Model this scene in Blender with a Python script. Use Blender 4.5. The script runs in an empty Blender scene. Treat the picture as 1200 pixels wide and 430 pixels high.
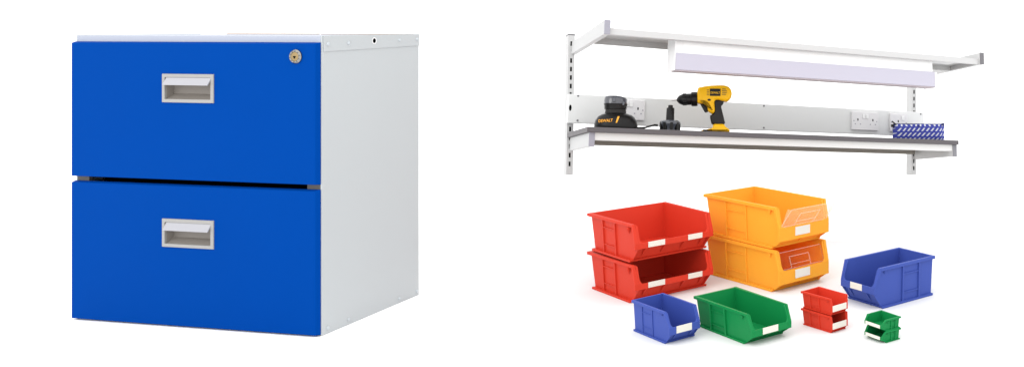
import bpy, bmesh, math, random
from mathutils import Vector, Matrix
random.seed(4)
SC = bpy.context.scene
COL = SC.collection
R = math.radians
FLOOR = -0.735

# ------------------------------------------------------------------ materials
def principled(name, color, rough=0.5, metal=0.0, spec=0.5, noise=0.0, nscale=30, bump=0.0, bscale=400, coat=0.0, sss=0.0):
    m = bpy.data.materials.new(name); m.use_nodes = True
    nt = m.node_tree; b = nt.nodes['Principled BSDF']
    b.inputs['Base Color'].default_value = (*color, 1)
    b.inputs['Roughness'].default_value = rough
    b.inputs['Metallic'].default_value = metal
    b.inputs['Specular IOR Level'].default_value = spec
    b.inputs['Coat Weight'].default_value = coat
    if sss:
        b.inputs['Subsurface Weight'].default_value = sss
        b.inputs['Subsurface Radius'].default_value = (0.02, 0.008, 0.003)
        b.inputs['Subsurface Scale'].default_value = 0.5
    tc = nt.nodes.new('ShaderNodeTexCoord')
    if noise:
        n = nt.nodes.new('ShaderNodeTexNoise'); n.inputs['Scale'].default_value = nscale; n.inputs['Detail'].default_value = 5
        nt.links.new(tc.outputs['Object'], n.inputs['Vector'])
        mx = nt.nodes.new('ShaderNodeMix'); mx.data_type = 'RGBA'
        mx.inputs['A'].default_value = (*[c * (1 - noise) for c in color], 1)
        mx.inputs['B'].default_value = (*[min(1, c * (1 + noise)) for c in color], 1)
        nt.links.new(n.outputs['Fac'], mx.inputs['Factor'])
        nt.links.new(mx.outputs['Result'], b.inputs['Base Color'])
        mr = nt.nodes.new('ShaderNodeMapRange')
        mr.inputs['To Min'].default_value = rough * 0.85; mr.inputs['To Max'].default_value = min(1, rough * 1.15)
        nt.links.new(n.outputs['Fac'], mr.inputs['Value']); nt.links.new(mr.outputs['Result'], b.inputs['Roughness'])
    if bump:
        n2 = nt.nodes.new('ShaderNodeTexNoise'); n2.inputs['Scale'].default_value = bscale; n2.inputs['Detail'].default_value = 3
        nt.links.new(tc.outputs['Object'], n2.inputs['Vector'])
        bp = nt.nodes.new('ShaderNodeBump'); bp.inputs['Strength'].default_value = bump; bp.inputs['Distance'].default_value = 0.001
        nt.links.new(n2.outputs['Fac'], bp.inputs['Height']); nt.links.new(bp.outputs['Normal'], b.inputs['Normal'])
    return m

M = {}
M['floor'] = principled('white_sweep', (0.965, 0.965, 0.965), 0.9, spec=0.0)
M['sheet'] = principled('matt_white_sheet', (0.70, 0.70, 0.70), 0.95, spec=0.0)
M['blue_paint'] = principled('blue_powder_coat', (0.0, 0.042, 0.250), 0.45, spec=0.01, noise=0.03, nscale=6, bump=0.03, bscale=900)
M['grey_paint'] = principled('light_grey_powder_coat', (0.415, 0.44, 0.452), 0.5, spec=0.3, noise=0.015, nscale=5, bump=0.03, bscale=900)
M['lip_paint'] = principled('pale_lilac_powder_coat', (0.35, 0.375, 0.44), 0.5, spec=0.3)
M['cavity'] = principled('dark_cavity', (0.004, 0.004, 0.004), 0.9, spec=0.0)  # near-black stands in for the shade inside gaps and holes
M['taupe'] = principled('taupe_runner_steel', (0.075, 0.068, 0.062), 0.6)
M['brown'] = principled('raw_board_edge', (0.42, 0.31, 0.24), 0.8, noise=0.2, nscale=80)
M['handle'] = principled('beige_grey_plastic', (0.30, 0.295, 0.285), 0.5, spec=0.2, noise=0.02)
M['handle_flap'] = principled('pale_grey_plastic', (0.345, 0.345, 0.37), 0.4, spec=0.2)
M['handle_in'] = principled('taupe_plastic', (0.20, 0.18, 0.16), 0.6)
M['chrome'] = principled('nickel_plate', (0.27, 0.26, 0.24), 0.25, metal=1.0)
M['brass'] = principled('brass_core', (0.30, 0.22, 0.11), 0.4, metal=1.0)
M['rivet'] = principled('painted_rivet', (0.43, 0.465, 0.488), 0.3, spec=0.5)
M['white_metal'] = principled('white_powder_coat', (0.47, 0.47, 0.47), 0.45, spec=0.3, noise=0.012, nscale=8, bump=0.03, bscale=700)
M['apron'] = principled('off_white_rail', (0.62, 0.62, 0.61), 0.45, spec=0.3)
M['white_bright'] = principled('bright_white_enamel', (0.74, 0.74, 0.74), 0.4, spec=0.3)
M['panel'] = principled('pale_grey_trunking', (0.66, 0.665, 0.66), 0.5, spec=0.3, noise=0.015, nscale=5)
M['tray'] = principled('grey_tray', (0.38, 0.38, 0.375), 0.5, spec=0.3)
M['dark_cap'] = principled('grey_lilac_plastic', (0.17, 0.168, 0.185), 0.5)  # left end cap's plastic with the right end's shade put into the colour
M['lilac_cap'] = principled('lilac_grey_plastic', (0.27, 0.265, 0.31), 0.5)
M['grey_cap'] = principled('mid_grey_plastic', (0.13, 0.125, 0.135), 0.5)
M['worktop'] = principled('dark_laminate_edge', (0.082, 0.074, 0.080), 0.5, noise=0.08, nscale=60)
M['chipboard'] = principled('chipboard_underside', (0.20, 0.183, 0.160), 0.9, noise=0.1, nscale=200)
M['slot'] = principled('slot_black', (0.004, 0.004, 0.004), 0.9, spec=0.0)  # black stands in for the shade inside slots and socket holes
M['diffuser'] = principled('lilac_diffuser', (0.425, 0.412, 0.485), 0.45, spec=0.4)
M['diffuser_edge'] = principled('mauve_edge', (0.36, 0.31, 0.33), 0.5)
M['socket'] = principled('white_socket_plastic', (0.66, 0.65, 0.66), 0.25, spec=0.5)
M['black'] = principled('black_plastic', (0.006, 0.0055, 0.0055), 0.3, spec=0.22, noise=0.1, nscale=60)
M['black_soft'] = principled('black_rubber', (0.012, 0.0105, 0.010), 0.5, spec=0.25, bump=0.1, bscale=900)
M['smoke'] = principled('smoked_grey_plastic', (0.045, 0.047, 0.060), 0.12, spec=0.6, coat=0.4)
M['gunmetal'] = principled('gunmetal_plastic', (0.055, 0.060, 0.075), 0.2, spec=0.6, coat=0.3)
M['tool_yellow'] = principled('tool_yellow', (0.80, 0.44, 0.006), 0.4, spec=0.2, noise=0.04, nscale=40)
M['orange_ink'] = principled('orange_ink', (0.85, 0.36, 0.01), 0.5)
M['tan_vent'] = principled('tan_vent', (0.22, 0.13, 0.01), 0.6)
M['steel'] = principled('steel', (0.45, 0.43, 0.42), 0.25, metal=1.0)
M['card'] = principled('cream_card', (0.66, 0.63, 0.565), 0.7, noise=0.03, nscale=40)
def plastic(name, c, sss=0.0):
    return principled(name, c, 0.45, spec=0.13, noise=0.035, nscale=25, bump=0.08, bscale=350, sss=sss)
M['bin_red'] = plastic('red_polypropylene', (0.55, 0.036, 0.017))
M['bin_yellow'] = plastic('yellow_polypropylene', (0.94, 0.50, 0.046))
def add_translucent(m, col, fac):
    nt = m.node_tree; b = nt.nodes['Principled BSDF']; o = nt.nodes['Material Output']
    t = nt.nodes.new('ShaderNodeBsdfTranslucent'); t.inputs['Color'].default_value = (*col, 1)
    x = nt.nodes.new('ShaderNodeMixShader'); x.inputs[0].default_value = fac
    nt.links.new(b.outputs[0], x.inputs[1]); nt.links.new(t.outputs[0], x.inputs[2]); nt.links.new(x.outputs[0], o.inputs['Surface'])
add_translucent(M['bin_yellow'], (1.0, 0.25, 0.02), 0.35)
M['bin_blue'] = plastic('blue_polypropylene', (0.042, 0.074, 0.318))
M['bin_green'] = plastic('green_polypropylene', (0.004, 0.19, 0.050))

def clear_mat(name, alpha, col):
    m = principled(name, col, 0.1, spec=0.08)
    m.node_tree.nodes['Principled BSDF'].inputs['Alpha'].default_value = alpha
    return m
M['clear'] = clear_mat('clear_styrene', 0.15, (0.92, 0.66, 0.46))
M['clear_thin'] = clear_mat('clear_styrene_clean', 0.05, (0.95, 0.30, 0.10))
M['clear_rib'] = clear_mat('clear_styrene_edge', 0.20, (0.90, 0.78, 0.70))

def fabric_mat():
    m = bpy.data.materials.new('blue_dash_fabric'); m.use_nodes = True
    nt = m.node_tree; b = nt.nodes['Principled BSDF']; b.inputs['Roughness'].default_value = 0.7
    tc = nt.nodes.new('ShaderNodeTexCoord'); sp = nt.nodes.new('ShaderNodeSeparateXYZ')
    nt.links.new(tc.outputs['Object'], sp.inputs[0])
    def math_(op, a, bb):
        n = nt.nodes.new('ShaderNodeMath'); n.operation = op
        for i, v in enumerate((a, bb)):
            if v is None: continue
            if isinstance(v, (int, float)): n.inputs[i].default_value = v
            else: nt.links.new(v, n.inputs[i])
        return n.outputs[0]
    xx = math_('ADD', sp.outputs['X'], math_('MULTIPLY', sp.outputs['Y'], 1.0))
    zr = math_('DIVIDE', math_('ADD', sp.outputs['Z'], 0.003), 0.0215)
    fz = math_('FRACT', zr, None)
    fx = math_('FRACT', math_('DIVIDE', math_('SUBTRACT', xx, math_('MULTIPLY', sp.outputs['Z'], 0.95)), 0.0205), None)
    a = math_('LESS_THAN', fx, 0.36)
    c = math_('MULTIPLY', math_('GREATER_THAN', fz, 0.2), math_('LESS_THAN', fz, 0.84))
    mask = math_('MULTIPLY', a, c)
    mx = nt.nodes.new('ShaderNodeMix'); mx.data_type = 'RGBA'
    mx.inputs['A'].default_value = (0.022, 0.034, 0.27, 1); mx.inputs['B'].default_value = (0.56, 0.57, 0.62, 1)
    nt.links.new(mask, mx.inputs['Factor']); nt.links.new(mx.outputs['Result'], b.inputs['Base Color'])
    n2 = nt.nodes.new('ShaderNodeTexNoise'); n2.inputs['Scale'].default_value = 25
    nt.links.new(tc.outputs['Object'], n2.inputs['Vector'])
    bp = nt.nodes.new('ShaderNodeBump'); bp.inputs['Strength'].default_value = 0.35; bp.inputs['Distance'].default_value = 0.01
    nt.links.new(n2.outputs['Fac'], bp.inputs['Height']); nt.links.new(bp.outputs['Normal'], b.inputs['Normal'])
    return m
M['fabric'] = fabric_mat()
M['navy'] = principled('navy_zip_tape', (0.012, 0.018, 0.11), 0.6)

# ------------------------------------------------------------------ mesh helpers
class MB:
    def __init__(s): s.v = []; s.f = []; s.mi = []
    def add(s, vs, fs, mi=0):
        o = len(s.v); s.v += [tuple(p) for p in vs]
        s.f += [tuple(i + o for i in f) for f in fs]; s.mi += [mi] * len(fs); return s
    def hexa(s, p, mi=0):       # 8 points: bottom loop then top loop
        return s.add(p, [(3, 2, 1, 0), (4, 5, 6, 7), (0, 1, 5, 4), (1, 2, 6, 5), (2, 3, 7, 6), (3, 0, 4, 7)], mi)
    def box(s, x0, x1, y0, y1, z0, z1, mi=0):
        return s.hexa([(x0, y0, z0), (x1, y0, z0), (x1, y1, z0), (x0, y1, z0), (x0, y0, z1), (x1, y0, z1), (x1, y1, z1), (x0, y1, z1)], mi)
    def prism(s, a, b, mi=0):   # two matching loops joined by sides and capped
        n = len(a)
        fs = [tuple(range(n))[::-1], tuple(range(n, 2 * n))] + [(i, (i + 1) % n, n + (i + 1) % n, n + i) for i in range(n)]
        return s.add(list(a) + list(b), fs, mi)
    def loft(s, loops, mi=0, caps=True):
        n = len(loops[0]); vs = [p for l in loops for p in l]; fs = []
        for k in range(len(loops) - 1):
            for i in range(n):
                fs.append((k * n + i, k * n + (i + 1) % n, (k + 1) * n + (i + 1) % n, (k + 1) * n + i))
        if caps:
            fs.append(tuple(range(n))[::-1]); fs.append(tuple(range((len(loops) - 1) * n, len(loops) * n)))
        return s.add(vs, fs, mi)
    def lathe(s, prof, o=(0, 0, 0), ax='z', n=28, mi=0):   # prof: (radius, along)
        loops = []
        for r, h in prof:
            l = []
            for i in range(n):
                a = 2 * math.pi * i / n; c, d = r * math.cos(a), r * math.sin(a)
                p = {'z': (c, d, h), 'x': (h, c, d), 'y': (d, h, c)}[ax]
                l.append((p[0] + o[0], p[1] + o[1], p[2] + o[2]))
            loops.append(l)
        return s.loft(loops, mi)
    def build(s, name, mats, parent=None, bevel=0.0, seg=2, smooth=False, angle=35):
        me = bpy.data.meshes.new(name); me.from_pydata(s.v, [], s.f)
        if not isinstance(mats, (list, tuple)): mats = [mats]
        for m in mats: me.materials.append(m)
        for p, i in zip(me.polygons, s.mi): p.material_index = i
        bm = bmesh.new(); bm.from_mesh(me); bmesh.ops.recalc_face_normals(bm, faces=bm.faces)
        if smooth:
            for f in bm.faces: f.smooth = True
            for e in bm.edges:
                if len(e.link_faces) == 2 and e.calc_face_angle(0) > R(angle): e.smooth = False
        bm.to_mesh(me); bm.free()
        o = bpy.data.objects.new(name, me); COL.objects.link(o)
        if parent is not None: o.parent = parent
        if bevel:
            b = o.modifiers.new('bevel', 'BEVEL'); b.width = bevel; b.segments = seg; b.limit_method = 'ANGLE'; b.angle_limit = R(40)
            b.harden_normals = False
        return o

def tag(o, label, cat, group=None):
    o['label'] = label; o['category'] = cat
    if group: o['group'] = group
    return o
def thing(name, label, cat, mat=None, group=None):
    o = bpy.data.objects.new(name, None); COL.objects.link(o)
    o.empty_display_size = 0.05
    tag(o, label, cat, group)
    if mat is not None: o.matrix_world = mat
    return o
def offset_poly(p, d):          # inward offset of a CCW polygon
    n = len(p); out = []
    for i in range(n):
        a, b, c = Vector(p[i - 1]), Vector(p[i]), Vector(p[(i + 1) % n])
        e1 = (b - a).normalized(); e2 = (c - b).normalized()
        n1 = Vector((-e1.y, e1.x)); n2 = Vector((-e2.y, e2.x))
        k = n1 + n2; k = k / max(0.35, k.dot(k) / 2) if k.length > 1e-6 else n1
        out.append((b.x + k.x * d, b.y + k.y * d))
    return out
def area(p): return sum(p[i - 1][0] * p[i][1] - p[i][0] * p[i - 1][1] for i in range(len(p))) / 2
def smooth_poly(p, it=1):       # Chaikin corner rounding
    for _ in range(it):
        q = []
        for i in range(len(p)):
            a, b = p[i], p[(i + 1) % len(p)]
            q += [(a[0] * .8 + b[0] * .2, a[1] * .8 + b[1] * .2), (a[0] * .2 + b[0] * .8, a[1] * .2 + b[1] * .8)]
        p = q
    return p
def pillow(mb, poly, half, inset, mi=0, y0=0.0, k=4):   # rounded slab: outline in x,z, thickness along y
    if area(poly) < 0: poly = poly[::-1]
    loops = []
    for s in range(-k, k + 1):
        t = s / k; a = abs(t)
        y = y0 + math.copysign(half * (0.55 + 0.45 * math.sin(a * math.pi / 2)) if a > 0 else 0, t)
        d = inset * (1 - math.cos(a * math.pi / 2)) if a > 0 else 0
        loops.append([(x, y, z) for x, z in offset_poly(poly, d)])
    mb.loft(loops, mi)
def text_mesh(name, body, size, mat, parent, loc, rot, extrude=0.0004, sx=1.0):
    cu = bpy.data.curves.new(name + '_src', 'FONT'); cu.body = body; cu.size = size; cu.extrude = extrude
    cu.align_x = 'CENTER'; cu.align_y = 'CENTER'; cu.offset = size * 0.012
    t = bpy.data.objects.new(name + '_src', cu); COL.objects.link(t)
    dg = bpy.context.evaluated_depsgraph_get()
    me = bpy.data.meshes.new_from_object(t.evaluated_get(dg))
    bpy.data.objects.remove(t); bpy.data.curves.remove(cu)
    me.name = name; me.materials.clear(); me.materials.append(mat)
    o = bpy.data.objects.new(name, me); COL.objects.link(o); o.parent = parent
    o.location = loc; o.rotation_euler = rot; o.scale = (sx, 1, 1)
    return o

# ------------------------------------------------------------------ setting
fl = MB(); fl.box(-60, 60, -8, 160, FLOOR - 0.1, FLOOR)
o = fl.build('floor', M['floor']); o['kind'] = 'structure'
fl = MB(); fl.box(-1.02, 0.75, 1.75, 3.32, FLOOR + .0005, FLOOR + .004)     # added sheet, less white than the floor so the bins' shadows show
o = fl.build('ground', M['sheet']); o['kind'] = 'structure'

# ------------------------------------------------------------------ drawer cabinet
CW, CD, CH, CT = 0.7065, 0.3748, 0.6919, 0.0116
cab = thing('drawer_cabinet', 'light grey steel under-bench cabinet with two bright blue drawers', 'cabinet',
            Matrix.Translation((-1.9493, 2.4443, FLOOR)) @ Matrix.Rotation(R(-11.493), 4, 'Z'))
TOP = CH + 0.0155
b = MB(); th = 0.0035
y0 = CT + 0.001
b.box(CW - th, CW, y0, CD, 0, TOP)                       # right side
b.box(0.002, 0.002 + th, y0, CD, 0, TOP)                  # left side
b.box(0.002 + th, CW - th, CD - th, CD, 0, TOP - .012)           # back
b.box(0.002 + th, CW - th, y0 + .02, CD - th, 0, th)            # bottom
b.build('carcass', M['grey_paint'], cab, bevel=0.0008)
b = MB(); b.box(0.002 + th, CW - th, y0 - .0005, y0 + .0035, CH - .014, TOP - 0.0012)    # front lip
b.box(0.002 + th, CW - th, y0 + .0035, CD - .03, TOP - 0.005, TOP - 0.0012)
b.build('top_panel', M['lip_paint'], cab, bevel=0.0008)
b = MB(); b.box(0.12, 0.41, CD - .028, CD - .016, TOP - .004, TOP + .0012); b.box(0.424, CW - .006, CD - .028, CD - .016, TOP - .004, TOP + .0012)
b.build('rear_strip', M['brown'], cab)
b = MB(); b.box(0.03, CW - 0.03, y0 + .05, CD - .02, 0.02, TOP - .03); b.build('drawer_well', M['cavity'], cab)  # solid black block, painted shade behind the drawer gap
for x0, x1 in ((0.0057, 0.04), (CW - 0.04, CW - 0.0037)):
    b = MB(); b.box(x0, x1, y0 + .001, y0 + .012, 0.338, 0.362); b.build('runner_bracket', M['taupe'], cab)
b = MB()
b.prism([(CW, .0179, .6694), (CW, CD - .001, .6763), (CW, CD - .001, TOP + .0005), (CW, .0165, TOP + .0005)],
        [(CW + .0022, .0179, .6694), (CW + .0022, CD - .001, .6763), (CW + .0022, CD - .001, TOP + .0005), (CW + .0022, .0165, TOP + .0005)])
b.build('side_flange', M['grey_paint'], cab, bevel=0.0007)
for (y, z) in ((.0299, .6877), (.0999, .688), (.2897, .6925), (.363, .6935)):
    b = MB(); b.lathe([(.0048, .002), (.0046, .0036), (.003, .0052), (.0008, .0058)], (CW, y, z), 'x', 16); b.build('rivet', M['rivet'], cab, smooth=True, angle=60)
for (y, z) in ((.0324, .0137), (.102, .0135), (.2918, .0125), (.3651, .0125)):
    b = MB(); b.lathe([(.0048, -.001), (.0046, .0016), (.003, .0032), (.0008, .0038)], (CW, y, z), 'x', 16); b.build('rivet', M['rivet'], cab, smooth=True, angle=60)
b = MB(); b.lathe([(.0085, .0018), (.0085, .0027), (.0062, .0027), (.0062, .0018)], (CW, .1925, .6925), 'x', 24); b.build('hole_rim', M['white_bright'], cab)
b = MB(); b.lathe([(.0061, .0015), (.0061, .0024)], (CW, .1925, .6925), 'x', 20); b.build('bolt_hole', M['cavity'], cab)

def drawer(z0, z1, hz0, hz1):
    w0, w1 = 0.0, CW - 0.0005
    bv = 0.0072
    hx0, hx1 = 0.2745, 0.4185
    out_b = [(w0, CT, z0), (w1, CT, z0), (w1, CT, z1), (w0, CT, z1)]
    out_f = [(w0 + .0015, 0, z0 + .0012), (w1 - bv, 0, z0 + .0012), (w1 - bv, 0, z1 - .0035), (w0 + .0015, 0, z1 - .0035)]
    h = [(hx0, hz0 + .002), (hx1, hz0 + .002), (hx1, hz1 - .002), (hx0, hz1 - .002)]
    in_f = [(x, 0, z) for x, z in h]; in_b = [(x, CT, z) for x, z in h]
    v = out_b + out_f + in_f + in_b
    f = []
    for i in range(4):
        j = (i + 1) % 4
        f += [(i, j, 4 + j, 4 + i), (4 + i, 4 + j, 8 + j, 8 + i), (8 + i, 8 + j, 12 + j, 12 + i), (12 + i, 12 + j, j, i)]
    b = MB(); b.add(v, f)
    d = b.build('drawer', M['blue_paint'], cab, bevel=0.0018, seg=3)
    X0, X1 = 0.2724, 0.4203
    r = 0.0085                                            # handle frame width
    b = MB(); yf = -0.0028
    fo = [(X0, hz0), (X1, hz0), (X1, hz1), (X0, hz1)]; fi = [(X0 + r, hz0 + r), (X1 - r, hz0 + r), (X1 - r, hz1 - r), (X0 + r, hz1 - r)]
    v = [(x, -0.0003, z) for x, z in fo] + [(x + (.0008 if x < .35 else -.0008), yf, z + (.0008 if z < (hz0 + hz1) / 2 else -.0008)) for x, z in fo] + [(x, yf, z) for x, z in fi] + [(x, 0.003, z) for x, z in fi]
    f = []
    for i in range(4):
        j = (i + 1) % 4
        f += [(i, j, 4 + j, 4 + i), (4 + i, 4 + j, 8 + j, 8 + i), (8 + i, 8 + j, 12 + j, 12 + i)]
    b.add(v, f); b.build('handle_frame', M['handle'], d, bevel=0.0006)
    b = MB()                                              # recessed cup
    c = [(x, z) for x, z in fi]; dp = 0.020
    v = [(x, .003, z) for x, z in c] + [(x, dp, z) for x, z in ((X0 + r + .004, hz0 + r + .012), (X1 - r - .002, hz0 + r + .012), (X1 - r - .002, hz1 - r), (X0 + r + .004, hz1 - r))]
    b.add(v, [(0, 1, 5, 4), (1, 2, 6, 5), (2, 3, 7, 6), (3, 0, 4, 7), (4, 5, 6, 7)])
    b.build('handle_cup', M['handle_in'], d)
    b = MB()                                              # sloping finger flap
    zt, zb = hz1 - .0088, hz1 - .0268
    xa, xb = X0 + r + .0045, X1 - r + .001
    b.hexa([(xa, yf + .001, zt), (xb, yf + .001, zt), (xb, .003, zt), (xa, .003, zt)][::-1] + [(xa - .003, -.012, zb), (xb - .001, -.012, zb), (xb - .001, -.0095, zb), (xa - .003, -.0095, zb)][::-1])
    b.build('handle_flap', M['handle_flap'], d, bevel=0.0006)
    return d
drawer(0.003, 0.3455, 0.1940, 0.2630)
d1 = drawer(0.3565, CH, 0.5445, 0.6143)
lk = MB(); lk.lathe([(.0165, -.0002), (.0165, -.003), (.0145, -.0055), (.0115, -.006), (.0105, -.0045)], (0.6479, 0, 0.6583), 'y', 32)
lo = lk.build('lock', M['chrome'], d1, smooth=True)
lk = MB()
for k in range(10):
    a = 2 * math.pi * k / 10 + .2; cx_, cz_ = 0.6479 + .0131 * math.cos(a), 0.6583 + .0131 * math.sin(a)
    lk.lathe([(.0013, -.004), (.0013, -.0062)], (cx_, 0, cz_), 'y', 8)
lk.build('lock_knurl', M['taupe'], d1)  # added dark studs stand in for dark reflections on the metal ring
lk = MB(); lk.lathe([(.0103, -.0035), (.0103, -.0052), (.0085, -.0058)], (0.6479, 0, 0.6583), 'y', 28)
lk.box(.6444, .6514, -.0063, -.0055, .6563, .6593, 1); lk.box(.6464, .6494, -.0064, -.0056, .6535, .6595, 1)
lk.build('lock_core', [M['brass'], M['cavity']], d1, smooth=True)

# ------------------------------------------------------------------ workbench
S = 1.42
BM = Matrix.Translation(Vector((-0.692339, 2.408567, -0.074139)) * S) @ Matrix.Rotation(-0.183423, 4, 'X') @ Matrix.Rotation(0.4867, 4, 'Z')
bench = thing('workbench', 'white steel workbench frame with slotted uprights, overhead shelf and dark worktop', 'workbench', BM)
def U(*a): return [v * S for v in a]
def ubox(mb, x0, x1, q0, q1, z0, z1, mi=0):      # bench units, q = distance in front of the uprights
    mb.box(x0 * S, x1 * S, -q1 * S, -q0 * S, z0 * S, z1 * S, mi)

def post(xc_top, xc_bot, zbot, zslots):
    zt = 0.047; hw = 0.0079; dp = 0.030; t = 0.0016
    def xc(z): return xc_top + (xc_bot - xc_top) * (zt - z) / (zt - zbot)
    def seg(mb, dx0, dx1, q0, q1, z0, z1, mi=0):
        P = []
        for z in (z0, z1):
            c = xc(z)
            P += [((c + dx0) * S, -q0 * S, z * S), ((c + dx1) * S, -q0 * S, z * S), ((c + dx1) * S, -q1 * S, z * S), ((c + dx0) * S, -q1 * S, z * S)]
        mb.hexa(P, mi)
    b = MB()
    seg(b, -hw, -hw + t, -dp, 0, zbot, zt)
    seg(b, hw - t, hw, -dp, 0, zbot, zt)
    seg(b, -hw + t, hw - t, -dp, -dp + t, zbot, zt)
    sw = 0.0024; off = -0.0004
    seg(b, -hw + t, off - sw, -t, 0, zbot, zt)
    seg(b, off + sw, hw - t, -t, 0, zbot, zt)
    z = zt
    for zs in zslots + [None]:
        lo = zs + 0.0057 if zs is not None else zbot
        if z > lo: seg(b, off - sw, off + sw, -t, 0, lo, z)
        if zs is not None: z = zs - 0.0057
    seg(b, -hw + t, hw - t, -0.006, -0.0045, zbot, zt, 1)  # black strip behind the slots: shade of the hollow put into colour
    p = b.build('upright', [M['white_metal'], M['slot']], bench)
    b = MB(); seg(b, -hw - .0006, hw + .0006, -dp - .0006, .0006, zt, zt + 0.0035)
    b.build('post_cap', M['grey_cap'], p, bevel=0.001)
    return p
zs = [0.0262] + [-0.0157 - 0.02085 * k for k in range(14)]
post(-0.0013, 0.0112, -0.2915, [z for z in zs if z > -0.2862])
zs = [0.02 - 0.0199 * k for k in range(16)]
post(0.9852, 0.9795, -0.2770, [z for z in zs if z > -0.2712])

D, HA, AW = 0.3276, 0.0312, 0.0125
def arm(x0, q1, z0, z1, capmat, zrear0=None):
    b = MB(); zr = z0 if zrear0 is None else zrear0
    x1 = x0 + AW
    P = [(x0, 0, zr), (x1, 0, zr), (x1, q1 - .0022, z0), (x0, q1 - .0022, z0), (x0, 0, z1), (x1, 0, z1), (x1, q1 - .0022, z1), (x0, q1 - .0022, z1)]
    b.hexa([(x * S, -q * S, z * S) for x, q, z in P])
    a = b.build('arm', M['white_metal'], bench, bevel=0.0015)
    b = MB(); ubox(b, x0 - .0003, x1 + .0003, q1 - .0022, q1, z0 - .0003, z1 + .0003)
    b.build('end_cap', capmat, a, bevel=0.0012)
    return a
arm(0.0, D, 0.0, HA, M['lilac_cap'])
arm(1 - AW, D, 0.0, HA, M['grey_cap'])  # darker plastic here puts the right end's shade into the cap colour
ZB, TH, HB, TZ = -0.1919, 0.0112, 0.0314, 0.2023
arm(0.0072, TZ, ZB - TH - HB, ZB - TH, M['lilac_cap'])
arm(0.9928 - AW, TZ, ZB - TH - HB, ZB - TH, M['dark_cap'])
# overhead shelf
b = MB()
ubox(b, AW, 1 - AW, 0.3170, 0.3194, 0.0012, 0.0156)          # front face of the rail
ubox(b, AW, 1 - AW, 0.3085, 0.3170, 0.0012, 0.0030)          # return lip under it
b.build('shelf_rail', M['white_metal'], bench, bevel=0.001)
b = MB()
ubox(b, AW, 1 - AW, 0.186, 0.3168, 0.0128, 0.0152)
ubox(b, AW, 1 - AW, 0.182, 0.186, -0.0005, 0.0152)
b.build('shelf_tray', M['tray'], bench, bevel=0.001)
b = MB()
ubox(b, 0.852, 0.930, 0.262, 0.292, 0.0035, 0.0125)
b.build('mounting_channel', M['white_metal'], bench, bevel=0.001)
# worktop
b = MB(); ubox(b, 0.0, 0.9936, 0.004, 0.2106, ZB - TH, ZB)
top = b.build('worktop', M['worktop'], bench, bevel=0.001)
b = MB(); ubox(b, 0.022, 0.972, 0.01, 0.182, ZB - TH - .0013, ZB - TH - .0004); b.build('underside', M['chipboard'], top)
b = MB(); ubox(b, 0.0072 + AW, 0.9928 - AW, 0.188, 0.1995, ZB - TH - .0165, ZB - TH)
ubox(b, 0.0072 + AW, 0.9928 - AW, 0.180, 0.188, ZB - TH - .0165, ZB - TH - .0145)
b.build('apron_rail', M['apron'], bench, bevel=0.001)
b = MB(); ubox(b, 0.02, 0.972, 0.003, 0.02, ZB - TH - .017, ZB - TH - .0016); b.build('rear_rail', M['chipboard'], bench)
# trunking panel
PX0, PX1, PQ, PZ0, PZ1 = -0.0050, 1.005, 0.0178, -0.1691, -0.0993
b = MB(); ubox(b, PX0, PX1, 0.0012, PQ, PZ0, PZ1)
pan = b.build('trunking_panel', M['panel'], bench, bevel=0.002)
for x, z in ((0.0180, -0.1032), (0.0195, -0.1625), (0.5051, -0.1045), (0.5058, -0.1624), (0.9939, -0.1052), (0.994, -0.163)):
    b = MB(); b.lathe([(.0034, 0), (.0034, -.0012), (.0018, -.002)], (x * S, -PQ * S, z * S), 'y', 14); b.build('panel_screw', M['grey_cap'], pan)
b = MB(); b.lathe([(.5, 0.0003), (.5, -.0006)], (0, 0, 0), 'y', 18)
sl = b.build('panel_slot', M['slot'], pan); sl.location = (0.0008 * S, -PQ * S, -0.1329 * S); sl.scale = (.0085, 1, .0215)

# power sockets on the trunking
def socket(x0, x1, z0, z1, gang, label):
    o = thing('power_socket', label, 'socket', BM @ Matrix.Translation(((x0 + x1) / 2 * S, -PQ * S, (z0 + z1) / 2 * S)) @ Matrix.Scale(S / 1.6, 4), 'white sockets on the trunking panel')
    w, h = (x1 - x0) / 2 * 1.6, (z1 - z0) / 2 * 1.6
    b = MB(); b.box(-w, w, -.012, -.0003, -h, h); fp = b.build('faceplate', M['socket'], o, bevel=.003, seg=3)
    cs = (-w * .52, w * .52) if gang == 2 else (0,)
    for i, c in enumerate(cs):
        sx = -w * .12 if (gang == 2 and i == 0) else (w * .12 if gang == 2 else w * .45)
        b = MB(); b.box(sx - .007, sx + .007, -.0155, -.012, h * .28, h * .75); b.build('rocker_switch', M['white_bright'], o, bevel=.001)
        pc = c + (-.003 if i == 0 else .003)
        b = MB()
        b.box(pc - .0028, pc + .0028, -.0123, -.0118, h * .02, h * .26)
        b.build('earth_hole', M['slot'], o)
        for q in (-1, 1):
            b = MB(); b.box(pc + q * .013 - .0026, pc + q * .013 + .0026, -.0122, -.0118, -h * .40, -h * .28); b.build('pin_hole', M['lilac_cap'], o)
    for q in (-1, 1):
        b = MB(); b.lathe([(.0026, 0), (.0026, -.0006)], (q * w * .86, -.012, 0), 'y', 12); b.build('plate_screw', M['lilac_cap'], o)
socket(0.0995, 0.1825, -0.1572, -0.1062, 2, 'white double power socket on grey trunking behind the black charger')
socket(0.7660, 0.8500, -0.1588, -0.1080, 2, 'white double power socket left of the blue pencil case')
socket(0.8880, 0.9440, -0.1590, -0.1075, 1, 'white single power socket partly hidden behind the blue pencil case')

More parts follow.
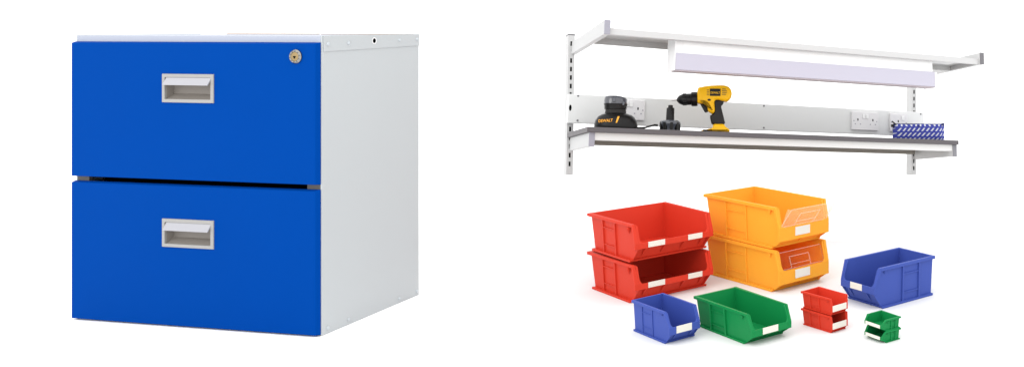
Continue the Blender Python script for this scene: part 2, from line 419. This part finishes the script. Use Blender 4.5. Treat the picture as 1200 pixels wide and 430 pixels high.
# strip light under the shelf
LX0, LX1, LT, LZ1, LZ0, LQ, LD = 0.1666, 0.8625, 0.0112, -0.0257, -0.0643, 0.305, 0.058
lamp = thing('strip_light', 'long white strip light with lilac diffuser hung under overhead shelf', 'light', BM @ Matrix.Translation((0.5 * S, -LQ * S, 0)))
def lbox(mb, x0, x1, q0, q1, z0, z1, mi=0): mb.box((x0 - .5) * S, (x1 - .5) * S, -(q1 - LQ) * S, -(q0 - LQ) * S, z0 * S, z1 * S, mi)
b = MB(); lbox(b, LX0 + .0185, LX1 - .008, LQ - LD, LQ - .0020, LZ1 - .002, LT); b.build('housing', M['white_bright'], lamp, bevel=.001)
b = MB(); lbox(b, LX0 + .002, LX1 - .002, LQ - .0095, LQ, LZ0, LZ1)
df = b.build('diffuser', M['diffuser'], lamp, bevel=.002)
b = MB(); lbox(b, LX0 + .002, LX1 - .002, LQ - .030, LQ - .0006, LZ0 - .0022, LZ0 - .0003); b.build('diffuser_trim', M['diffuser_edge'], lamp)
b = MB(); lbox(b, LX0 + .0185, LX1 - .008, LQ - LD, LQ - .0097, LZ1 - .004, LZ1 - .0021); b.build('reflector', M['white_bright'], lamp)
for x0, x1, qf, z0 in ((LX0, LX0 + .0018, LQ - .0004, LZ0 - .001), (LX1 - .0018, LX1 + .004, LQ - .0004, LZ0)):
    b = MB(); lbox(b, x0, x1, LQ - LD, qf, z0, LT if x0 < .5 else LZ1 - .0005); b.build('end_plate', M['white_bright'], lamp, bevel=.0008)
b = MB(); lbox(b, LX0 + .0019, LX0 + .0184, LQ - LD + .001, LQ - .003, LZ1, LT - .0005); b.build('end_block', M['white_bright'], lamp)

# ------------------------------------------------------------------ things on the worktop
def on_bench(x, q, turn):      # base frame on the worktop, turned about the bench's vertical
    return BM @ Matrix.Translation((x * S, -q * S, ZB * S + 0.0004)) @ Matrix.Rotation(R(turn), 4, 'Z') @ Matrix.Scale(S / 1.6, 4)
# battery charger
g = thing('battery_charger', 'black domed battery charger with orange lettering at the left end of worktop', 'charger', on_bench(0.0770, 0.160, -16))
def sup(w, d, z, n=40, e=3.0, cx=0, cy=0):
    l = []
    for i in range(n):
        a = 2 * math.pi * i / n; c, s = math.cos(a), math.sin(a)
        l.append((cx + w * math.copysign(abs(c) ** (2 / e), c), cy + d * math.copysign(abs(s) ** (2 / e), s), z))
    return l
b = MB()
b.loft([sup(.077, .055, 0), sup(.0785, .057, .004), sup(.0785, .0565, .016), sup(.075, .054, .030), sup(.067, .049, .044), sup(.055, .043, .053, e=2.6), sup(.038, .036, .058, e=2.4)])
cb = b.build('charger_base', M['black'], g, smooth=True, angle=50)
b = MB(); b.loft([sup(.040, .031, .048, cx=-.003), sup(.037, .031, .0733, cx=-.003)]); b.build('charger_neck', M['black_soft'], g, smooth=True, angle=50)
b = MB(); cpts = [(.062, .02, .008), (.085, .012, .007), (.105, .004, .008), (.122, .010, .014), (.140, .022, .020), (.150, .034, .020)]
for k in range(len(cpts) - 1):
    A, Bq = Vector(cpts[k]), Vector(cpts[k + 1]); dv = (Bq - A).normalized(); s_ = dv.cross(Vector((0, 0, 1))).normalized() * .0035; u_ = Vector((0, 0, .0035))
    b.hexa([A - s_ - u_, A + s_ - u_, A + s_ + u_, A - s_ + u_, Bq - s_ - u_, Bq + s_ - u_, Bq + s_ + u_, Bq - s_ + u_])
b.build('power_cord', M['black_soft'], g)
text_mesh('lettering', 'DEWALT', .0155, M['orange_ink'], cb, (-.036, -.0555, .0265), (R(72), R(-4), R(-5)), sx=.82)
b = MB()
b.prism([(.000, -.0568, .020), (.005, -.0568, .020), (.013, -.0500, .0440), (.006, -.0500, .0440)], [(.000, -.050, .020), (.005, -.050, .020), (.013, -.043, .0440), (.006, -.043, .0440)])
b.build('flash_mark', M['orange_ink'], cb)
g2 = thing('battery_pack', 'smoked grey battery pack plugged upside down into the black charger', 'battery', on_bench(0.0760, 0.160, -16) @ Matrix.Translation((.001, 0, .0735)) @ Matrix.Diagonal((1.18, 1.1, 1.02, 1)))
b = MB(); b.loft([sup(.0325, .032, 0, cx=-.004), sup(.0345, .033, .003, cx=-.003), sup(.0345, .033, .013, cx=-.003), sup(.036, .034, .015, cx=-.003), sup(.0365, .0345, .019, cx=-.003)]); b.build('battery_collar', M['black'], g2, smooth=True)
b = MB(); l = [sup(.036, .034, .0192, cx=-.003), sup(.0355, .0335, .040, cx=-.003), sup(.033, .031, .046, cx=-.003), sup(.027, .026, .048, cx=-.003)]
l = [[(x, y, z - max(0, x) * .18 * (z / .048)) for x, y, z in q] for q in l]
b.loft(l); b.build('battery_shell', M['smoke'], g2, smooth=True, angle=50)
b = MB(); b.box(-.012, -.004, -.0385, -.031, .024, .040); b.build('release_clip', M['gunmetal'], g2, bevel=.001)
b = MB(); b.box(.018, .024, -.037, -.031, .012, .024); b.build('release_clip', M['gunmetal'], g2, bevel=.001)

# loose battery with a stem
g = thing('stem_battery', 'glossy black stem battery standing between the charger and the yellow drill', 'battery', on_bench(0.2040, 0.165, -20))
b = MB(); b.lathe([(.030, 0), (.030, .012), (.034, .020), (.0385, .026), (.0385, .034), (.034, .039), (.020, .041)], n=36); b.build('battery_base', M['gunmetal'], g, smooth=True, angle=30)
for k in range(7):
    a = R(-90 + (k - 3) * 40 + 12)
    b = MB(); b.box(.026, .0395, -.0055, .0055, .001, .031); o = b.build('claw', M['black'], g, bevel=.0015); o.rotation_euler.z = a
b = MB(); b.lathe([(.0165, .040), (.0155, .044), (.0148, .086), (.0138, .088)], n=24); b.box(-.0045, .0045, -.0168, -.0140, .042, .074)
b.build('stem', M['black'], g, smooth=True)
b = MB(); b.lathe([(.0092, .0875), (.0088, .098), (.006, .099)], n=20); b.build('stem_tip', M['black_soft'], g, smooth=True)

# cordless drill (outline drawn in millimetres-like units, x right, z up)
KD = 1 / 6.62 / 285
g = thing('cordless_drill', 'yellow and black cordless drill standing upright on the worktop', 'drill', on_bench(0.3185, 0.160, -20))
def dp(l): return [((x - 448) * KD, (392 - y) * KD) for x, y in l]
b = MB(); pillow(b, smooth_poly(dp([(312, 65), (345, 58), (395, 48), (500, 42), (538, 52), (560, 75), (567, 105), (558, 140), (532, 163), (500, 162), (455, 152), (440, 165), (440, 185), (447, 235), (430, 257), (410, 246), (392, 235), (388, 198), (365, 182), (320, 180), (312, 170)])), .034, .012)
mb_ = b.build('motor_housing', M['tool_yellow'], g, smooth=True, angle=40)
b = MB(); pillow(b, smooth_poly(dp([(430, 145), (510, 150), (504, 180), (488, 196), (500, 240), (526, 338), (424, 338), (406, 268), (426, 258), (440, 238), (432, 185)])), .023, .008); gp = b.build('grip', M['black_soft'], g, smooth=True, angle=40)
b = MB(); pillow(b, smooth_poly(dp([(432, 328), (516, 328), (522, 345), (545, 362), (558, 372), (553, 388), (520, 393), (352, 393), (343, 380), (390, 368), (430, 358)])), .036, .010); b.build('battery_foot', M['tool_yellow'], g, smooth=True, angle=40)
for x, y in ((352, 384), (380, 384)):
    b = MB(); (px_, pz_), = dp([(x, y)]); b.lathe([(.0022, -.030), (.0022, -.0365)], (px_, 0, pz_), 'y', 10); b.build('foot_stud', M['black'], g)
b = MB(); pillow(b, smooth_poly(dp([(332, 176), (370, 176), (392, 194), (400, 238), (372, 246), (354, 214)])), .011, .004); b.build('trigger', M['black'], g, smooth=True)
b = MB(); ax = [(52, 314), (54, 300), (53, 272), (43, 268), (43, 240), (40, 236), (40, 205), (32, 185), (20, 172), (9, 165)]
b.lathe([(r * KD, (x - 448) * KD) for r, x in ax], (0, 0, 0), 'x', 28)
for k in range(12):
    a = 2 * math.pi * k / 12
    c, s_ = math.cos(a) * 42 * KD, math.sin(a) * 42 * KD
    b.box((208 - 448) * KD, (236 - 448) * KD, c - .0012, c + .0012, s_ - .0012, s_ + .0012)
ch = b.build('chuck', M['black'], g, smooth=True, angle=30); ch.location.z = (392 - 118) * KD
ch.rotation_euler.y = R(-3.5); ch.location.z -= .0095
b = MB(); b.lathe([(6 * KD, (168 - 448) * KD), (5.4 * KD, (132 - 448) * KD), (2 * KD, (122 - 448) * KD)], (0, 0, 0), 'x', 12); b.lathe([(17 * KD, (176 - 448) * KD), (9 * KD, (164 - 448) * KD)], (0, 0, 0), 'x', 18)
b.build('drill_bit', M['steel'], ch, smooth=True)
b = MB(); (xa, za), (xb, zb_) = dp([(404, 128), (482, 74)]); b.box(xa, xb, -.0348, -.0330, za, zb_); lb = b.build('badge', M['black'], mb_, bevel=.0006)
text_mesh('lettering', 'DEWALT', .0118, M['tool_yellow'], mb_, ((xa + xb) / 2, -.0350, (za + zb_) / 2 - .002), (R(90), 0, 0), sx=.76)
for i in range(4):
    b = MB(); (xa, za), (xb, zb_) = dp([(382, 88 + i * 12), (399, 82 + i * 12)]); b.box(xa, xb, -.0344, -.0325, za, zb_); b.build('air_vent', M['tan_vent'], mb_)
    b = MB(); (xa, za), (xb, zb_) = dp([(492, 80 + i * 13), (530 - abs(i - 1.5) * 6, 73 + i * 13)]); b.box(xa, xb, -.0344, -.0325, za, zb_); b.build('air_vent', M['tan_vent'], mb_)
b = MB(); (xa, za), = dp([(401, 157)]); b.lathe([(.0068, -.0335), (.0062, -.0352)], (0, 0, 0), 'y', 18); o = b.build('direction_button', M['black'], mb_); o.location = (xa, 0, za); o.scale.z = .7

# pencil case
g = thing('pencil_case', 'blue fabric pencil case with white slanted dashes at right end of worktop', 'pencil case', on_bench(0.9270, 0.112, -27))
w_, h_, d_ = .1135, .0765, .030
loops = []
for i in range(15):
    t = -1 + 2 * i / 14; e = (1 - abs(t) ** 10) ** .5 if abs(t) < 1 else 0.35
    e = max(.45, e); l = []
    for k in range(24):
        a = 2 * math.pi * k / 24; c, s_ = math.cos(a), math.sin(a)
        yy = d_ * e * math.copysign(abs(c) ** .55, c) * (1.0 - .25 * (s_ > 0) * s_)
        zz = h_ / 2 + h_ / 2 * (.93 + .07 * e) * math.copysign(abs(s_) ** .5, s_) + .0015 * math.sin(7 * t + k)* (s_ > 0)
        l.append((t * w_, yy, max(0, zz)))
    loops.append(l)
b = MB(); b.loft(loops); cs = b.build('case_body', M['fabric'], g, smooth=True, angle=60)
b = MB(); b.box(-w_ * .98, w_ * .98, -.012, .012, h_ - .003, h_ + .0022); b.build('zip', M['navy'], g, bevel=.001)
b = MB(); b.prism([(-w_ - .006, -.016, h_ + .010), (-w_ + .016, -.020, h_ - .006), (-w_ + .016, -.020, h_ - .001), (-w_ - .002, -.016, h_ + .014)], [(-w_ - .006, -.010, h_ + .010), (-w_ + .016, -.012, h_ - .006), (-w_ + .016, -.012, h_ - .001), (-w_ - .002, -.010, h_ + .014)])
b.box(-w_ - .008, -w_ + .004, -.022, -.010, h_ - .014, h_ - .002); b.build('zip_pull', M['black_soft'], g)
b = MB(); b.box(w_ - .012, w_ + .001, -.018, .010, h_ - .006, h_ + .004); b.build('end_tab', M['navy'], g, bevel=.002)
b = MB(); b.box(-.004, .004, -.0312, -.027, h_ - .012, h_ - .006); b.build('badge', M['navy'], g, bevel=.002)

# ------------------------------------------------------------------ storage bins
def make_bin(dims, mat, cards, ribs_front, name, label, group, base, side_ribs=(.27, .60)):
    W, L, Lt, H, l0, l1, Lb, dx, P, lw, db, fx = dims
    k = max(W, .08)
    t = .0028 if W > .12 else .0017
    r = .030 * W + .0012            # rim overhang
    rh = .055 * H + .0022           # rim height
    drf = dx + .010 * W
    def hw(z): return W / 2 - r - drf * (1 - z / H) * .8
    yb = max(db * .75, .004)
    def yback(z): return r * .8 + (yb - r * .8) * (1 - z / H) if yb > r * .8 else r * .8
    g = thing(name, label, 'storage bin', base, group)
    b = MB()
    fl = .0  # y here is distance from the back, negated when stored
    def V(x, y, z): return (x, -y, z)
    z0 = .0012
    prof = [(yback(z0), z0), (yback(H), H - .0003), (Lt, H - .0003), (L - .0004, l1), (L - .0004, l0 + .0002), (Lb, z0)]
    for sg in (-1, 1):
        b.prism([V(sg * hw(z), y, z) for y, z in prof], [V(sg * (hw(z) - t), y, z) for y, z in prof])
        # rim and front flange swept along the outline
        path = [(0, H), (Lt, H), (L, l1), (L, l0)]
        fw = rh
        inn = [(0, H - rh), (Lt - rh * .55, H - rh), (L - fw * .8, l1), (L - fw * .8, l0)]
        wo = [W / 2, W / 2 - fx * .6, W / 2 + lw, W / 2 + lw]
        for i in range(3):
            a0, a1, c0, c1 = path[i], path[i + 1], inn[i], inn[i + 1]
            xi = [hw(a[1]) - t * 1.02 for a in (a0, a1, c1, c0)]
            xo = [wo[i], wo[i + 1], wo[i + 1], wo[i]]
            pts = [a0, a1, c1, c0]
            b.prism([V(sg * xo[j], pts[j][0], pts[j][1]) for j in range(4)], [V(sg * xi[j], pts[j][0], pts[j][1]) for j in range(4)])
        # inner fillet where the front flange meets the lip
        rf = .16 * (H - l1) + .002
        sl_ = math.hypot(L - Lt, H - l1); uy, uz = (Lt - L) / sl_, (H - l1) / sl_
        xin = hw(l1) - t
        ws = .022 * W
        fil = [(xin + t * .5, 0.0), (xin - ws - rf, 0.0)] + [(xin - ws - rf + rf * math.sin(a * math.pi / 2 / 5), rf * 1.5 - rf * 1.5 * math.cos(a * math.pi / 2 / 5)) for a in range(1, 6)] + [(xin - ws, sl_ * .9), (xin, sl_ * .985), (xin + t * .5, sl_ * .985)]
        A = [V(sg * x, L - .0012 + uy * s, l1 - .0005 + uz * s) for x, s in fil]
        Bq = [V(sg * x, L - .0012 - t + uy * s, l1 - .0005 + uz * s) for x, s in fil]
        b.prism(A, Bq)
        # outside ribs and panel lines
        e = .0042 if W > .12 else .0020
        for fr in side_ribs:
            y = yb + (Lb - yb) * fr; bw = .0028 if W > .12 else .0016
            b.prism([V(sg * hw(z), yy, z) for yy, z in ((y - bw, z0), (y + bw, z0), (y + bw, H - rh), (y - bw, H - rh))],
                    [V(sg * (hw(z) + e), yy, z) for yy, z in ((y - bw, z0), (y + bw, z0), (y + bw, H - rh), (y - bw, H - rh))])
        ya, yc = yb + (Lb - yb) * side_ribs[0], yb + (Lb - yb) * side_ribs[1]
        for (za, zc) in ((.24 * H, .27 * H), (.70 * H, .73 * H)):
            q_ = ((ya, za), (yc, za), (yc, zc), (ya, zc))
            b.prism([V(sg * hw(z), yy, z) for yy, z in q_], [V(sg * (hw(z) + e * .7), yy, z) for yy, z in q_])
        # foot flange
        zf = .045 * H + .001
        q_ = ((yback(0) - .002, .0), (Lb + .001, .0), (Lb + .001 + zf * .6, zf), (yback(zf) - .002, zf))
        b.prism([V(sg * (hw(0) - t), yy, z) for yy, z in q_], [V(sg * (W / 2 - dx), yy, z) for yy, z in q_])
        # little stop below the rim at the front
        yk = Lt - .04 * L - rh
        b.prism([V(sg * hw(H), yk - .003, H - rh - .016 * k / .2), V(sg * hw(H), yk + .003, H - rh - .001), V(sg * hw(H), yk - .006, H - rh - .001)],
                [V(sg * (W / 2 - .001), yk - .003, H - rh - .006 * k / .2), V(sg * (W / 2 - .001), yk + .003, H - rh - .001), V(sg * (W / 2 - .001), yk - .006, H - rh - .001)])
    # back wall, back rim, bottom
    xm = lambda z: hw(z) - t * .5
    b.hexa([V(-xm(z0), yback(z0), z0), V(xm(z0), yback(z0), z0), V(xm(z0), yback(z0) + t, z0), V(-xm(z0), yback(z0) + t, z0),
            V(-xm(H), yback(H) + .0003, H - .0006), V(xm(H), yback(H) + .0003, H - .0006), V(xm(H), yback(H) + t, H - .0006), V(-xm(H), yback(H) + t, H - .0006)])
    xr = hw(H) - t * 1.5
    b.hexa([V(-xr, 0.0002, H - rh), V(xr, 0.0002, H - rh), V(xr, yback(H) + t * 1.05, H - rh), V(-xr, yback(H) + t * 1.05, H - rh),
            V(-xr, 0.0002, H - .0001), V(xr, 0.0002, H - .0001), V(xr, yback(H) + t * 1.05, H - .0001), V(-xr, yback(H) + t * 1.05, H - .0001)])
    xq = hw(0) - t * .5
    b.hexa([V(-xq, yback(0) + t * .5, .002), V(xq, yback(0) + t * .5, .002), V(xq, Lb - t, .002), V(-xq, Lb - t, .002),
            V(-xq, yback(0) + t * .5, .002 + t), V(xq, yback(0) + t * .5, .002 + t), V(xq, Lb - t, .002 + t), V(-xq, Lb - t, .002 + t)])
    # sloping front wall under the lip, set back, and the lip
    rc = .045 * W
    xb0, xb1 = hw(0) - t * .5, hw(l0) - t * .5
    b.hexa([V(-xb0, Lb - rc * .3, .0022), V(xb0, Lb - rc * .3, .0022), V(xb0, Lb - rc * .3 - t, .0022), V(-xb0, Lb - rc * .3 - t, .0022),
            V(-xb1, L - rc, l0 + .002), V(xb1, L - rc, l0 + .002), V(xb1, L - rc - t, l0 + .002), V(-xb1, L - rc - t, l0 + .002)])
    xl = W / 2 + lw - .0006
    b.hexa([V(-xl, L - .0002, l0), V(xl, L - .0002, l0), V(xl, L - rc - t * 1.1, l0 + .0006), V(-xl, L - rc - t * 1.1, l0 + .0006)] +
           [V(-xl, L - .0002, l1 - .0002), V(xl, L - .0002, l1 - .0002), V(xl, L - t * 1.4, l1 - .0002), V(-xl, L - t * 1.4, l1 - .0002)])
    # foot under the front
    zf = .045 * H + .001
    b.hexa([V(-xq, Lb - .012 * k / .2, .0005), V(xq, Lb - .012 * k / .2, .0005), V(xq, Lb + .001, .0005), V(-xq, Lb + .001, .0005),
            V(-xq, Lb - .012 * k / .2, zf), V(xq, Lb - .012 * k / .2, zf), V(xq, Lb + .001 + zf * .5, zf), V(-xq, Lb + .001 + zf * .5, zf)])
    for fr in ribs_front:
        x = -W / 2 + fr * W; bw = .0020
        tri = [(Lb - rc * .2 + (L - rc - Lb) * .35, l0 * .35), (L - rc * .25, l0 + .0004), (L - rc - .001, l0 + .0004)]
        b.prism([V(x - bw, y, z) for y, z in tri], [V(x + bw, y, z) for y, z in tri])
    body = b.build('bin_body', mat, g, bevel=.0009 if W > .12 else .0005, seg=2)
    for c0, c1 in cards:
        x0, x1 = -W / 2 + c0 * W, -W / 2 + c1 * W
        hh = l1 - l0
        c = MB(); c.box(x0, x1, -(L + .0012), -(L + .0001), l0 + (.12 if hh < .03 else .27) * hh, l1 + (.0008 if hh < .03 else -.0030)); c.build('label_card', M['card'], g)
    return g

BINS = {}
def place(x, y, yaw, z=0.0, P=0.0):
    return Matrix.Translation((x, y, FLOOR + .0043 + z)) @ Matrix.Rotation(yaw, 4, 'Z')
RED = [0.256, 0.2432, 0.2281, 0.1009, 0.0375, 0.0526, 0.2111, 0.0054, 0.1055, -0.0035, 0.0271, 0.0077]
YEL = [0.1974, 0.3277, 0.3127, 0.1157, 0.0231, 0.0593, 0.2922, 0.0064, 0.1167, -0.0039, 0.0308, 0.0022]
BLU = [0.0893, 0.1566, 0.1393, 0.0739, 0.0227, 0.0401, 0.1352, 0.0035, 0.0739, -0.0022, 0.0071, 0.0011]
GRN = [0.1271, 0.2244, 0.2076, 0.0719, 0.0206, 0.0362, 0.1927, 0.006, 0.0719, -0.005, 0.02, 0.0051]
BLR = [0.1375, 0.2243, 0.2069, 0.1057, 0.0396, 0.0573, 0.1945, 0.0027, 0.1057, -0.0046, 0.0113, 0.0005]
SRD = [0.0621, 0.1038, 0.1006, 0.0407, 0.0078, 0.0229, 0.0964, 0.0062, 0.0407, -0.0044, 0.004, 0.003]
SGR = [0.0684, 0.0579, 0.047, 0.0263, 0.0069, 0.0139, 0.0444, 0.0018, 0.0258, -0.0050, 0.0048, 0.0024]
GRP = 'plastic picking bins on the floor'
def stack(dims, mat, cards, ribs, x, y, yaw, labels, lift=None):
    out = []
    for i, lb in enumerate(labels):
        m = place(x, y, R(yaw), i * (dims[8] + .0005))
        out.append(make_bin(dims, mat, cards, ribs, 'storage_bin', lb, GRP, m))
    return out
stack(RED, M['bin_red'], ((.17, .37), (.66, .84)), (.16, .39, .63, .86), -0.6474, 2.8121, 44.1,
      ['large red bin under another large red bin, beside the orange bins', 'large open red bin with two white cards, on top of another large red bin'])
yl = stack(YEL, M['bin_yellow'], ((.32, .60),), (.5,), -0.3722, 2.9509, 46.3,
      ['orange yellow bin at the bottom of its stack, clear window closed', 'orange yellow bin on top of its stack, clear window tilted open'])
stack(BLU, M['bin_blue'], ((.24, .71),), (.25, .75), -0.4977, 2.372, 44.5, ['small blue bin between the large red bins and the green bin'])
stack(GRN, M['bin_green'], ((.29, .64),), (.5,), -0.3415, 2.4248, 43.3, ['long green bin in front of the orange yellow bins'])
stack(BLR, M['bin_blue'], ((.31, .63),), (.22, .70), 0.1748, 2.7035, -47.2, ['larger blue bin standing alone at the right, opening to the left'])
stack(SRD, M['bin_red'], ((.10, .84),), (), -0.1066, 2.4101, 46.1,
      ['small red bin under another small red bin', 'small red bin on top of another small red bin'])
stack(SGR, M['bin_green'], ((.14, .86),), (), 0.0888, 2.307, -49.0,
      ['tiny green bin under another tiny green bin, shaded inside', 'tiny green bin on top of another tiny green bin'])

# clear windows of the two orange bins (hinged on the lip)
def window(parent, dims, mode):
    W, L, Lt, H, l0, l1 = dims[:6]
    w = W / 2 - .014
    if mode == 'closed':
        base = Vector((0, -(L - .010), l1 + .001)); up = Vector((0, (L - Lt), H - l1 - .012)); hgt = (H - l1) * .80
    else:
        base = Vector((0, -(L - .002), l1 + .002)); up = Vector((0, -.042, .052)); hgt = .067
    up.normalize(); nrm = up.cross(Vector((1, 0, 0))).normalized()
    def P(x, s, n): return tuple(base + Vector((x, 0, 0)) + up * s + nrm * n)
    def slab(mb, x0, x1, s0, s1, n0, n1):
        mb.hexa([P(x0, s0, n0), P(x1, s0, n0), P(x1, s1, n0), P(x0, s1, n0), P(x0, s0, n1), P(x1, s0, n1), P(x1, s1, n1), P(x0, s1, n1)])
    b = MB(); slab(b, -w, w, 0, hgt, -.0008, .0008)
    if mode == 'open':
        for sg in (-1, 1):
            b.prism([P(sg * w, 0, .0008), P(sg * w, hgt, .0008), P(sg * w, hgt * .85, .014)], [P(sg * (w - .0014), 0, .0008), P(sg * (w - .0014), hgt, .0008), P(sg * (w - .0014), hgt * .85, .014)])
    win = b.build('clear_window', M['clear' if mode == 'open' else 'clear_thin'], parent)
    b = MB(); e = .0011
    xa, xb = -w * .46, w * .40
    for (x0, x1, s0, s1) in ((-w, w, hgt, hgt + e * 1.6), (-w, w, -e * 1.6, 0), (xa, xa + 2 * e, 0, hgt * .66), (xb, xb + 2 * e, 0, hgt * .66), (xa, xb, hgt * .66, hgt * .66 + 2 * e), (xa, xb, hgt * .2, hgt * .2 + 1.4 * e), (-w - e, -w, 0, hgt), (w, w + e, 0, hgt)):
        slab(b, x0, x1, s0, s1, .0009, .0022)
    b.build('window_edge', M['clear_rib'], win)
window(yl[0], YEL, 'closed')
window(yl[1], YEL, 'open')

# ------------------------------------------------------------------ camera
cam = bpy.data.cameras.new('camera'); co = bpy.data.objects.new('camera', cam); COL.objects.link(co)
co.location = (0, 0, 0); co.rotation_euler = (R(90), 0, 0)
cam.sensor_width = 36; cam.lens = 36 * 1150 / 1200
cam.shift_x = -(1000 - 600) / 1200; cam.shift_y = (28 - 214.5) / 1200
cam.clip_start = .05; cam.clip_end = 400
SC.camera = co

# ------------------------------------------------------------------ light
w = bpy.data.worlds.new('World'); SC.world = w; w.use_nodes = True
nt = w.node_tree; bg = nt.nodes['Background']; bg.inputs[0].default_value = (1, 1, 1, 1)
# a white studio dome, brightest overhead, in front and to the left (behind the camera)
tc = nt.nodes.new('ShaderNodeTexCoord'); vm = nt.nodes.new('ShaderNodeVectorMath'); vm.operation = 'DOT_PRODUCT'
nt.links.new(tc.outputs['Generated'], vm.inputs[0]); vm.inputs[1].default_value = Vector((-0.30, -0.42, 0.86)).normalized()
mr = nt.nodes.new('ShaderNodeMapRange'); mr.inputs['From Min'].default_value = 0.0; mr.inputs['From Max'].default_value = 0.95
mr.inputs['To Min'].default_value = 1.45; mr.inputs['To Max'].default_value = 2.2
nt.links.new(vm.outputs['Value'], mr.inputs['Value'])
nt.links.new(mr.outputs['Result'], bg.inputs[1])
def area_light(name, loc, target, size, power, col=(1, 1, 1)):
    l = bpy.data.lights.new(name, 'AREA'); l.shape = 'DISK'; l.size = size; l.energy = power; l.color = col
    o = bpy.data.objects.new(name, l); COL.objects.link(o); o.location = loc
    o.rotation_euler = (Vector(target) - Vector(loc)).to_track_quat('-Z', 'Y').to_euler()
area_light('key_softbox', (-2.2, -2.0, 2.6), (-0.3, 2.7, -0.5), 2.4, 45, (1, 0.98, 0.95))
SC.view_settings.view_transform = 'Standard'; SC.view_settings.look = 'None'
SC.view_settings.exposure = 0; SC.view_settings.gamma = 1
SC.render.engine = 'CYCLES'
SC.cycles.max_bounces = 10; SC.cycles.transparent_max_bounces = 16
SC.cycles.use_denoising = True
